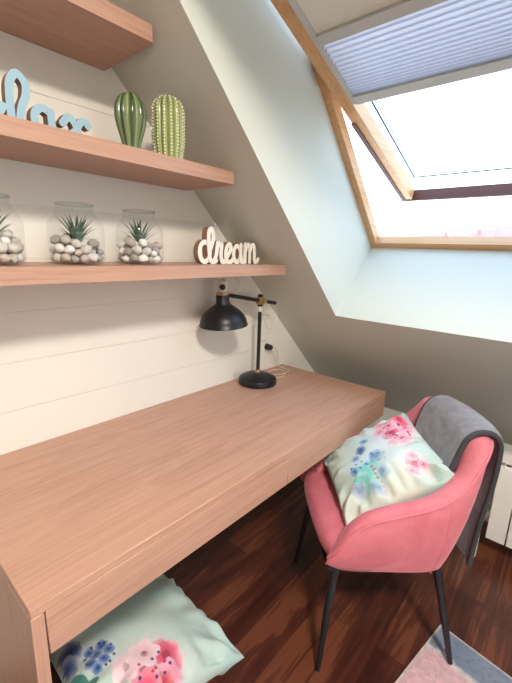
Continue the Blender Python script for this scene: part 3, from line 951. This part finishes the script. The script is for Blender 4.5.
# ------------------------------------------------------------------ cushions with a printed flower cloth
def lerp3(a, b, t): return tuple(x+(y-x)*t for x, y in zip(a, b))
MINT = srgb(180, 207, 199)[:3]
def flower(blobs, u, v, r, col, kind):
    blobs.append((u, v, r, srgb(*col)[:3], kind))
def cloth_colour(blobs, u, v):
    n1 = noise.noise(Vector((u*2.2, v*2.2, 3)))*0.5+0.5
    c = lerp3(MINT, srgb(210, 219, 210)[:3], 0.55*n1)
    n2 = noise.noise(Vector((u*1.3+9, v*1.3, 1)))
    if n2 > 0.12: c = lerp3(c, srgb(178, 214, 206)[:3], min(1, (n2-.12)*3))
    for (bu, bv, r, col, kind) in blobs:
        du, dv = u-bu, v-bv
        if abs(du) > r*1.5 or abs(dv) > r*1.5: continue
        d = math.hypot(du, dv); a = math.atan2(dv, du)
        w = 0.10*noise.noise(Vector((u*14, v*14, bu*10)))
        if kind == 'flower':
            rr = r*(0.80+0.20*abs(math.sin(2.5*a+bu*9))+w)
            m = 1-sstep(rr*0.92, rr, d)
            sh = 0.02+0.6*(noise.noise(Vector((u*11+bu, v*11, 2)))*.5+.5)
            cc = lerp3(col, (0.95, 0.92, 0.9), sh*sstep(0.25*r, r, d))
            if d < r*0.22: cc = lerp3(cc, tuple(x*.35 for x in col), 0.7)
            c = lerp3(c, cc, m)
        elif kind == 'wash':
            m = (1-sstep(r*0.3, r*1.1, d*(1+w*3)))*0.55
            c = lerp3(c, col, m)
        elif kind == 'leaf':
            aa = bu*7+bv*5
            x = du*math.cos(aa)+dv*math.sin(aa); y = -du*math.sin(aa)+dv*math.cos(aa)
            m = 1-sstep(0.8, 1.0, (x/r)**2+(y/(r*0.42))**2+w)
            c = lerp3(c, col, m)
        else:
            m = 1-sstep(r*0.7, r, d)
            c = lerp3(c, col, m)
    return c

def pillow(name, half, thick, blobs, N=130, seed=0, wr=1.0):
    """square cushion in local coords: face +Z; pointed corners, creases running in from the seams"""
    bm = bmesh.new(); lay = bm.verts.layers.float_color.new('print')
    def pos(s, t, side):
        x = half*s*(1-0.06*(1-t*t)*abs(s)**1.5); y = half*t*(1-0.06*(1-s*s)*abs(t)**1.5)
        e = max(0.0, (1-s*s)*(1-t*t))
        h = thick*e**0.42
        # creases
        k = 0.0
        ed = min(1-abs(s), 1-abs(t))
        amp = (1-sstep(0.0, 0.75, ed))*sstep(0.0, 0.10, ed)
        along = t if abs(s) > abs(t) else s
        k += 0.010*wr*amp*noise.noise(Vector((along*5.5, (s if abs(s) > abs(t) else t)*1.2, seed+side)))
        k += 0.007*wr*noise.noise(Vector((s*2.2+seed, t*2.2, side*5.0)))*sstep(0, .3, ed)
        cr = abs(s*t)
        k += 0.012*wr*sstep(0.12, 0.6, cr)*sstep(0, .08, ed)*math.sin(11*(abs(s)-abs(t))+seed+noise.noise(Vector((s*3, t*3, seed)))*2)*0.6
        return Vector((x, y, side*(h+k*(1 if e > 0 else 0))))
    def mk(side, n):
        rows = []
        for i in range(n+1):
            row = []
            for j in range(n+1):
                s, t = -1+2*i/n, -1+2*j/n
                s = math.sin(s*PI/2)*0.25+s*0.75; t = math.sin(t*PI/2)*0.25+t*0.75
                v = bm.verts.new(pos(s, t, side))
                v[lay] = tuple(cloth_colour(blobs if side > 0 else [], s, t))+(1,)
                row.append(v)
            rows.append(row)
        grid_faces(bm, rows)
    mk(1, N); mk(-1, N)
    bmesh.ops.remove_doubles(bm, verts=bm.verts, dist=0.0004)
    o = obj(name, bm, M_print, None, True)
    return o

PINK, HOT, CRIM, BLUE, DBLUE, TEAL, NAVY, WHT, LPINK = (240, 150, 175), (228, 84, 120), (205, 50, 80), (92, 150, 196), (60, 110, 170), (120, 196, 190), (40, 58, 110), (240, 240, 236), (246, 206, 214)
def basis(o, c, X, Y):
    X = Vector(X).normalized(); Z = X.cross(Vector(Y)).normalized(); Y = Z.cross(X)
    o.matrix_world = Matrix(((X.x, Y.x, Z.x, c[0]), (X.y, Y.y, Z.y, c[1]), (X.z, Y.z, Z.z, c[2]), (0, 0, 0, 1)))

# cushion on the chair. local +X = towards the chair's left side (viewer), +Y = up the backrest
b1 = []
for (u, v, r_, c) in ((-0.25, 0.50, 0.62, LPINK), (-0.55, 0.55, 0.4, LPINK)): flower(b1, u, v, r_, c, 'wash')
for (u, v, r_, c) in ((-0.22, 0.50, 0.24, HOT), (-0.50, 0.52, 0.20, PINK), (-0.02, 0.62, 0.19, PINK), (-0.30, 0.78, 0.18, PINK), (-0.60, 0.78, 0.16, HOT), (0.06, 0.40, 0.12, PINK), (-0.42, 0.30, 0.14, PINK), (-0.72, 0.40, 0.14, PINK)): flower(b1, u, v, r_, c, 'flower')
for q in range(22): flower(b1, -0.28+0.52*math.cos(q*2.4)*(.3+.7*((q*7) % 5)/5), 0.55+0.34*math.sin(q*2.4)*(.3+.7*((q*3) % 5)/5), 0.026, (CRIM if q % 2 else NAVY), 'dot')
flower(b1, 0.30, -0.05, 0.62, (208, 222, 234), 'wash'); flower(b1, 0.50, -0.20, 0.42, TEAL, 'wash'); flower(b1, -0.1, 0.0, 0.5, (198, 216, 226), 'wash')
for (u, v, r_, c) in ((0.18, 0.02, 0.16, BLUE), (0.56, 0.0, 0.14, BLUE), (0.76, -0.20, 0.16, BLUE), (0.62, -0.55, 0.15, DBLUE), (-0.12, -0.18, 0.12, DBLUE), (0.0, -0.34, 0.10, BLUE), (-0.30, -0.05, 0.10, BLUE), (0.30, -0.45, 0.11, BLUE)): flower(b1, u, v, r_, c, 'flower')
for (u, v) in ((.40, -.12), (.52, -.26), (.34, -.28), (.48, -.42), (.66, -.36), (.28, -.14), (.60, -.14)): flower(b1, u, v, 0.15, TEAL, 'leaf')
for q in range(26): flower(b1, 0.36+0.55*math.cos(q*2.1)*((q*5) % 7)/7, -0.14+0.46*math.sin(q*2.1)*((q*4) % 7)/7, 0.024, (DBLUE if q % 3 else CRIM), 'dot')
flower(b1, 0.60, 0.52, 0.34, LPINK, 'wash'); flower(b1, 0.58, 0.52, 0.14, HOT, 'flower'); flower(b1, 0.72, 0.42, 0.12, PINK, 'flower'); flower(b1, 0.46, 0.56, 0.11, PINK, 'flower'); flower(b1, 0.66, 0.64, 0.09, PINK, 'flower')
flower(b1, 0.35, 0.30, 0.40, (214, 232, 228), 'wash'); flower(b1, 0.9, 0.1, 0.5, (226, 224, 206), 'wash'); flower(b1, 0.9, -0.8, 0.6, (224, 222, 204), 'wash'); flower(b1, -0.3, -0.7, 0.5, (216, 224, 208), 'wash')
p1 = pillow('cushion', 0.196, 0.088, b1, 190, 2.0, 2.2)
basis(p1, CWv(-0.012, -0.012, 0.610), LS+Vector((0, 0, -0.10)), FD*-0.31+Vector((0, 0, 0.19)))
tag(p1, 'mint cushion with small pink and blue flowers lying on the pink armchair', 'cushion')

# cushion on the floor beneath the desk
b2 = []
flower(b2, 0.72, -0.20, 0.46, LPINK, 'wash'); flower(b2, 0.55, -0.40, 0.36, (236, 222, 222), 'wash')
for (u, v, r_, c) in ((0.66, -0.06, 0.24, HOT), (0.86, -0.10, 0.18, PINK), (0.95, -0.22, 0.20, CRIM), (0.66, -0.36, 0.20, PINK), (0.84, -0.40, 0.20, HOT), (0.50, -0.26, 0.20, LPINK), (0.52, -0.50, 0.18, LPINK)): flower(b2, u, v, r_, c, 'flower')
for q in range(16): flower(b2, 0.74+0.3*math.cos(q*2.4)*((q*5) % 7)/7, -0.24+0.32*math.sin(q*2.4)*((q*4) % 7)/7, 0.022, (NAVY if q % 2 else CRIM), 'dot')
flower(b2, 0.20, -0.66, 0.26, (214, 222, 232), 'wash')
for (u, v, r_) in ((0.10, -0.60, .08), (0.20, -0.56, .08), (0.16, -0.70, .085), (0.28, -0.66, .08), (0.24, -0.80, .08), (0.34, -0.76, .07), (0.08, -0.74, .07)): flower(b2, u, v, r_, DBLUE, 'flower')
for q in range(10): flower(b2, 0.20+0.16*math.cos(q*2.4), -0.67+0.16*math.sin(q*2.4), 0.020, NAVY, 'dot')
for (u, v, r_) in ((0.30, -0.96, .16), (0.44, -0.92, .14), (0.52, -0.98, .14)): flower(b2, u, v, r_, (66, 128, 118), 'leaf')
for (u, v, r_) in ((-0.06, -0.92, .16), (0.06, -0.98, .14)): flower(b2, u, v, r_, (52, 76, 128), 'flower')
p2 = pillow('cushion', 0.250, 0.085, b2, 220, 6.0, 2.2)
basis(p2, (0.320, 0.640, 0.128), (0.995, -0.05, 0.03), (0.06, 0.95, -0.28))
tag(p2, 'mint cushion with big pink flowers on the floor beneath the desk', 'cushion')

# ------------------------------------------------------------------ folded grey blanket over the chair back
def back_at(b):
    """outer top seam of the shell back at lateral position b"""
    best = None
    half = TOP[NU//4: NU-NU//4]
    for p, q in zip(half, half[1:]):
        if (p.y-b)*(q.y-b) <= 0 and abs(p.y-q.y) > 1e-9:
            t = (b-p.y)/(q.y-p.y); r = p.lerp(q, t)
            if r.x < -0.1: best = r
    return best or Vector((-0.28, b, 0.85))
def blanket():
    bm = bmesh.new()
    NBk, NV = 30, 64
    b0, b1_ = -0.110, 0.172
    rows = []
    for i in range(NBk+1):
        w = i/NBk
        b = b0+(b1_-b0)*w
        T = back_at(b)
        k = 1-abs(2*w-1)**3
        # path in the plane of the back: front flap bottom -> over the rim -> down behind
        fl = 0.172+0.012*math.sin(5*w)
        prof = [(T.x+0.140, T.z-fl+0.015), (T.x+0.118, T.z-fl*0.62), (T.x+0.098, T.z-0.030), (T.x+0.078, T.z+0.014), (T.x+0.042, T.z+0.033), (T.x-0.002, T.z+0.026), (T.x-0.030, T.z-0.004),
                (T.x-0.040, T.z-0.06), (T.x-0.040, T.z-0.16), (T.x-0.034, T.z-0.26), (T.x-0.030, T.z-0.36), (T.x-0.028, T.z-0.44), (T.x-0.026, T.z-0.490)]
        P = catmull([(a, z, 0) for a, z in prof], 5)
        row = []
        for j, p in enumerate(P):
            s = j/(len(P)-1)
            wv = 0.005*noise.noise(Vector((b*9, s*6, 4)))+0.006*sstep(.5, 1, s)*math.sin(b*34+s*2)
            bb = b-0.045*sstep(0.45, 1.0, s)*(1 if True else 0)*(w-0.1)
            row.append(bm.verts.new(LP(p.x-wv*sstep(.4, .6, s)+0.0, bb, p.y+wv*(1-sstep(.4, .6, s)))))
        rows.append(row)
    grid_faces(bm, rows)
    bmesh.ops.recalc_face_normals(bm, faces=bm.faces)
    return bm, [v.co.copy() for v in rows[-1]], [v.co.copy() for v in rows[0]]
bm, BEDGE, BEDGE2 = blanket()
# the blanket stands on the chair: own object, placed with the chair's frame
bo = obj('blanket', bm, [M_fleece], None, True)
md = bo.modifiers.new('fold', 'SOLIDIFY'); md.thickness = 0.018; md.offset = 0.0
md2 = bo.modifiers.new('soft', 'BEVEL'); md2.width = 0.007; md2.segments = 3; md2.limit_method = 'ANGLE'
for col in (BEDGE, BEDGE2):
    tag(tube('hem', col, 0.0086, M_hem, bo, 8), 'dark grey edge binding')
bo.location = CO; bo.rotation_euler = chair.rotation_euler
tag(bo, 'folded grey fleece blanket hung over the back of the pink armchair', 'blanket')

# ------------------------------------------------------------------ rug
rug_o = Vector((1.02, 1.49, 0)); ra = math.radians(-9)
rd1 = Vector((math.cos(ra), math.sin(ra), 0)); rd2 = Vector((math.sin(ra)*0.6, -math.cos(ra), 0)).normalized()
rd2 = Vector((rd1.y, -rd1.x, 0))
bm = bmesh.new(); lay = bm.verts.layers.float_color.new('print')
RW, RL, n1, n2 = 1.15, 1.7, 115, 170
RB, RPK, RCR = srgb(124, 140, 164)[:3], srgb(232, 190, 196)[:3], srgb(220, 216, 214)[:3]
def rugc(a, b):
    # patchwork of slanting fields with pale seams
    k = noise.noise(Vector((a*9, b*9, 0)))*0.012
    d = b-0.115+0.03*a+k
    ca = int(math.floor((a+0.35*b)/0.52)); cb = int(math.floor((b-0.115)/0.36))
    fld = [RPK, RB, RCR, srgb(206, 168, 182)[:3]][(ca*3+cb*2) % 4] if d > 0 else RB
    if d > 0 and a < 0.5 and b < 0.40: fld = RPK
    e = min(abs(d), 9)
    if e < 0.010: fld = lerp3(fld, srgb(226, 224, 222)[:3], 0.7)
    nn = noise.noise(Vector((a*6, b*6, 7)))*.5+.5
    if a < 0.006 or b < 0.006: fld = srgb(214, 208, 202)[:3]
    return lerp3(fld, RCR, 0.35*nn*nn)
tops = []
for i in range(n1+1):
    row = []
    for j in range(n2+1):
        a, b = RW*i/n1, RL*j/n2
        p = rd1*a+rd2*b
        v = bm.verts.new((p.x, p.y, RUGT)); v[lay] = tuple(rugc(a, b))+(1,); row.append(v)
    tops.append(row)
grid_faces(bm, tops)
per = [tops[i][0] for i in range(n1+1)]+[tops[n1][j] for j in range(1, n2+1)]+[tops[i][n2] for i in range(n1-1, -1, -1)]+[tops[0][j] for j in range(n2-1, 0, -1)]
lo = []
for v in per:
    w = bm.verts.new((v.co.x, v.co.y, 0.0004)); w[lay] = srgb(205, 200, 196); lo.append(w)
for i in range(len(per)):
    j = (i+1) % len(per); bm.faces.new((per[i], per[j], lo[j], lo[i]))
rg = obj('rug', bm, M_rug); rg.location = rug_o
tag(rg, 'pink and blue grey patchwork rug on the dark floor beneath the rear chair leg', 'rug')

# ------------------------------------------------------------------ radiator of flat sections in front of the knee wall
rad = empty('radiator', (1.45, 2.05, 0)); tag(rad, 'white sectional radiator standing behind the armchair under the sloped wall', 'radiator')
RX0, RYF, RZ0, RZ1 = 1.060, 2.000, 0.100, 0.470
for k in range(10):
    bm = bmesh.new()
    x0 = RX0+0.080*k; x1 = x0+0.074
    # front plate curling back at the top
    pr = [(RYF, RZ0), (RYF, RZ1-0.03), (RYF+0.006, RZ1-0.010), (RYF+0.018, RZ1)]
    M = Matrix.Translation((-1.45, -2.05, 0))
    rows = []
    for y, z in pr: rows.append([(x0, y, z), (x1, y, z)])
    f = [[bm.verts.new(M @ Vector(p)) for p in r] for r in rows]
    bk = [[bm.verts.new(M @ Vector((p[0], p[1]+0.008, p[2]-(0.006 if i == 3 else 0)))) for p in r] for i, r in enumerate(rows)]
    grid_faces(bm, f); grid_faces(bm, bk)
    for i in range(3):
        bm.faces.new((f[i][0], f[i+1][0], bk[i+1][0], bk[i][0])); bm.faces.new((f[i][1], f[i+1][1], bk[i+1][1], bk[i][1]))
    bm.faces.new((f[0][0], f[0][1], bk[0][1], bk[0][0])); bm.faces.new((f[3][0], f[3][1], bk[3][1], bk[3][0]))
    # web and rear plate
    bm_box(bm, x0+.034, x0+.040, RYF+.008, RYF+.080, RZ0+.01, RZ1-.015, 0, M)
    bm_box(bm, x0, x1, RYF+.080, RYF+.087, RZ0, RZ1+0.045, 0, M)
    bm_box(bm, x0+.016, x0+.020, RYF+.008, RYF+.080, RZ0+.02, RZ1+.005, 0, M)
    bm_box(bm, x0+.054, x0+.058, RYF+.008, RYF+.080, RZ0+.02, RZ1+.005, 0, M)
    # head tube across the top
    bm_box(bm, x0, x1, RYF+.045, RYF+.080, RZ1-0.002, RZ1+0.045, 0, M)
    bm_box(bm, x0-.003, x1+.003, RYF+.030, RYF+.062, RZ0+.012, RZ0+.045, 0, M)
    bmesh.ops.recalc_face_normals(bm, faces=bm.faces)
    # round the lower corners of the front plate
    obj('section', bm, M_radiator, rad, True, 30)
for x in (1.010, 1.72):
    bm = bmesh.new()
    y0, y1 = 1.955, 1.975
    out = [(x-.030, 0.20), (x-.030, 0.016)]
    for k in range(7):
        a = PI+k/6*PI/2; out.append((x-.016+0.014*math.cos(a), 0.0155+0.014*math.sin(a)))
    for k in range(7):
        a = 1.5*PI+k/6*PI/2; out.append((x+.016+0.014*math.cos(a), 0.0155+0.014*math.sin(a)))
    out += [(x+.030, 0.20)]
    A = [bm.verts.new((px-1.45, y0-2.05, pz)) for px, pz in out]; B = [bm.verts.new((px-1.45, y1-2.05, pz)) for px, pz in out]
    bm.faces.new(A); bm.faces.new(B[::-1])
    for i in range(len(out)): bm.faces.new((A[i], A[(i+1) % len(out)], B[(i+1) % len(out)], B[i]))
    bm_box(bm, x-1.45-.012, x-1.45+.012, y1-2.05, 0.06, 0.17, 0.195)
    if x < 1.05: bm_box(bm, x-1.45+.012, RX0-1.45+.02, -0.01, 0.02, 0.172, 0.192)
    obj('foot', bm, M_radiator, rad, True, 30)

# ------------------------------------------------------------------ outside: roofs of the village on the horizon
M_ground = plain('far_fields', srgb(108, 110, 72), 0.95, 0.1, 0.05)
M_hwall = plain('far_render', srgb(232, 226, 216), 0.9, 0.05, 0.5)
M_hroof = plain('far_roof_tiles', srgb(196, 150, 144), 0.8, 0.15, 0.8)
M_hwin = plain('far_window_glass', (0.03, 0.03, 0.04, 1), 0.2)
M_tree = plain('far_tree_leaves', srgb(70, 86, 56), 0.95, 0.3, 1.0)
bm = bmesh.new(); bm_box(bm, -160, 120, 12, 320, -2.9, -2.5)
tag(obj('ground', bm, M_ground), kind='structure')
CX, CY, CZ = 1.2207, 0.1274, 1.3604
def house(ang, dist, w, d, wall, roof, label, ry):
    x = CX-math.sin(ang)*dist; y = CY+math.cos(ang)*dist
    h = empty('house', (x, y, -2.5), ry); tag(h, label, 'house', 'far houses seen through the roof window')
    bm = bmesh.new(); bm_box(bm, -w/2, w/2, -d/2, d/2, 0, wall); obj('wall', bm, M_hwall, h)
    bm = bmesh.new()
    e = 0.5
    v = [bm.verts.new(p) for p in ((-w/2-e, -d/2-e, wall-.2), (w/2+e, -d/2-e, wall-.2), (w/2+e, d/2+e, wall-.2), (-w/2-e, d/2+e, wall-.2), (-w/2-e, 0, wall+roof), (w/2+e, 0, wall+roof))]
    for f in ((0, 1, 5, 4), (2, 3, 4, 5), (0, 4, 3), (1, 2, 5), (0, 3, 2, 1)): bm.faces.new([v[i] for i in f])
    r = obj('roof', bm, M_hroof, h)
    bm = bmesh.new(); bm_box(bm, w*.2, w*.2+.8, -.4, .4, wall+roof*.5, wall+roof+.9); obj('chimney', bm, M_hroof, r)
    for k in range(3):
        bm = bmesh.new(); xx = -w/2+w*(k+.5)/3
        bm_box(bm, xx-.5, xx+.5, -d/2-.03, -d/2+.05, wall-2.0, wall-.7); obj('window', bm, M_hwin, h)
def angle_at(px): # heading of an image column near the horizon
    return 0.709-math.atan((px-256)/381.9/1.03)
hs = [(509, 92, 6, 7, 7.4, 3.0, 'far house with red roof at the right edge of the roof window', .2), (486, 124, 9, 8, 8.0, 3.6, 'tallest far red roofed house, second from the right edge of the view outside', -.2),
      (464, 110, 7, 7, 7.0, 2.6, 'far red roofed house directly left of the tallest one', .3), (432, 125, 9, 8, 7.0, 2.8, 'broad far house with red roof in the middle of the view outside', .1),
      (400, 140, 8, 8, 6.0, 2.4, 'small far house, leftmost one in the view outside', -.3)]
for px, dist, w, d, wl, rf, lab, ry in hs: house(angle_at(px), dist, w, d, wl, rf, lab, ry)
def tree(px, dist, hgt, label):
    a = angle_at(px); x = CX-math.sin(a)*dist; y = CY+math.cos(a)*dist
    t = empty('tree', (x, y, -2.5)); tag(t, label, 'tree', 'far trees seen through the roof window')
    cyl_between('trunk', (0, 0, 0), (0, 0, hgt*.5), .25, .15, M_hroof, t, 10)
    bm = bmesh.new(); bmesh.ops.create_icosphere(bm, subdivisions=4, radius=1.0)
    for v in bm.verts:
        f = 1+0.35*noise.noise(v.co*2.5+Vector((px, 0, 0)))
        v.co = Vector((v.co.x*hgt*.30*f, v.co.y*hgt*.30*f, hgt*.62+v.co.z*hgt*.36*f))
    obj('crown', bm, M_tree, t, True)
tree(416, 150, 7.6, 'far tree between the broad house and the leftmost small house')
tree(449, 165, 8.2, 'far tree right of the broad house outside')

# ------------------------------------------------------------------ light and camera
wd = bpy.data.worlds.new('overcast_sky'); scn.world = wd; wd.use_nodes = True
nt = wd.node_tree; nt.nodes.clear()
wo = nt.nodes.new('ShaderNodeOutputWorld'); bg = nt.nodes.new('ShaderNodeBackground')
tc = nt.nodes.new('ShaderNodeTexCoord'); sx = nt.nodes.new('ShaderNodeSeparateXYZ'); rp = nt.nodes.new('ShaderNodeValToRGB')
nt.links.new(tc.outputs['Generated'], sx.inputs[0]); nt.links.new(sx.outputs['Z'], rp.inputs[0])
e = rp.color_ramp.elements
e[0].position = 0.0; e[0].color = (0.82, 0.90, 1.0, 1); e[1].position = 0.6; e[1].color = (0.50, 0.70, 1.0, 1)
nt.links.new(rp.outputs[0], bg.inputs[0]); bg.inputs[1].default_value = 3.1
nt.links.new(bg.outputs[0], wo.inputs[0])

# added fill lamp under the ceiling, out of view, warms the room
cl = empty('fill_lamp', (1.85, 0.04, ZC)); tag(cl, 'round white fill lamp added under the ceiling, right of the viewer', 'lamp')
lathe('fill_lamp_base', [(0.19, -0.001), (0.20, -0.02), (0.20, -0.035)], M_trimw, cl, 40)
t = NT('fill_lamp_glow'); em = t.n('ShaderNodeEmission'); em.inputs[0].default_value = (1, .925, .83, 1); em.inputs[1].default_value = 155
t.l(em.outputs[0], t.out.inputs[0])
lathe('fill_lamp_diffuser', [(0.185, -0.0355), (0.185, -0.045), (0.16, -0.062), (0.10, -0.073), (0.01, -0.076)], t.m, cl, 40)

cam = bpy.data.cameras.new('camera'); co = bpy.data.objects.new('camera', cam); link(co)
cam.sensor_fit = 'HORIZONTAL'; cam.sensor_width = 36; cam.lens = 36*381.93367/512
cam.clip_start = 0.02; cam.clip_end = 1000
cam.shift_y = -0.0   # principal point at the image centre
Rt = Vector((0.75329441, 0.65682538, 0.03358498)); Up = Vector((-0.1768146, 0.15306933, 0.97226867)); Fw = Vector((-0.63346991, 0.73834287, -0.23144259))
co.matrix_world = Matrix(((Rt.x, Up.x, -Fw.x, CX), (Rt.y, Up.y, -Fw.y, CY), (Rt.z, Up.z, -Fw.z, CZ), (0, 0, 0, 1)))
scn.camera = co
vs = scn.view_settings
vs.view_transform = 'Standard'; vs.look = 'None'; vs.gamma = 1.0; vs.use_curve_mapping = False; vs.exposure = 0.40
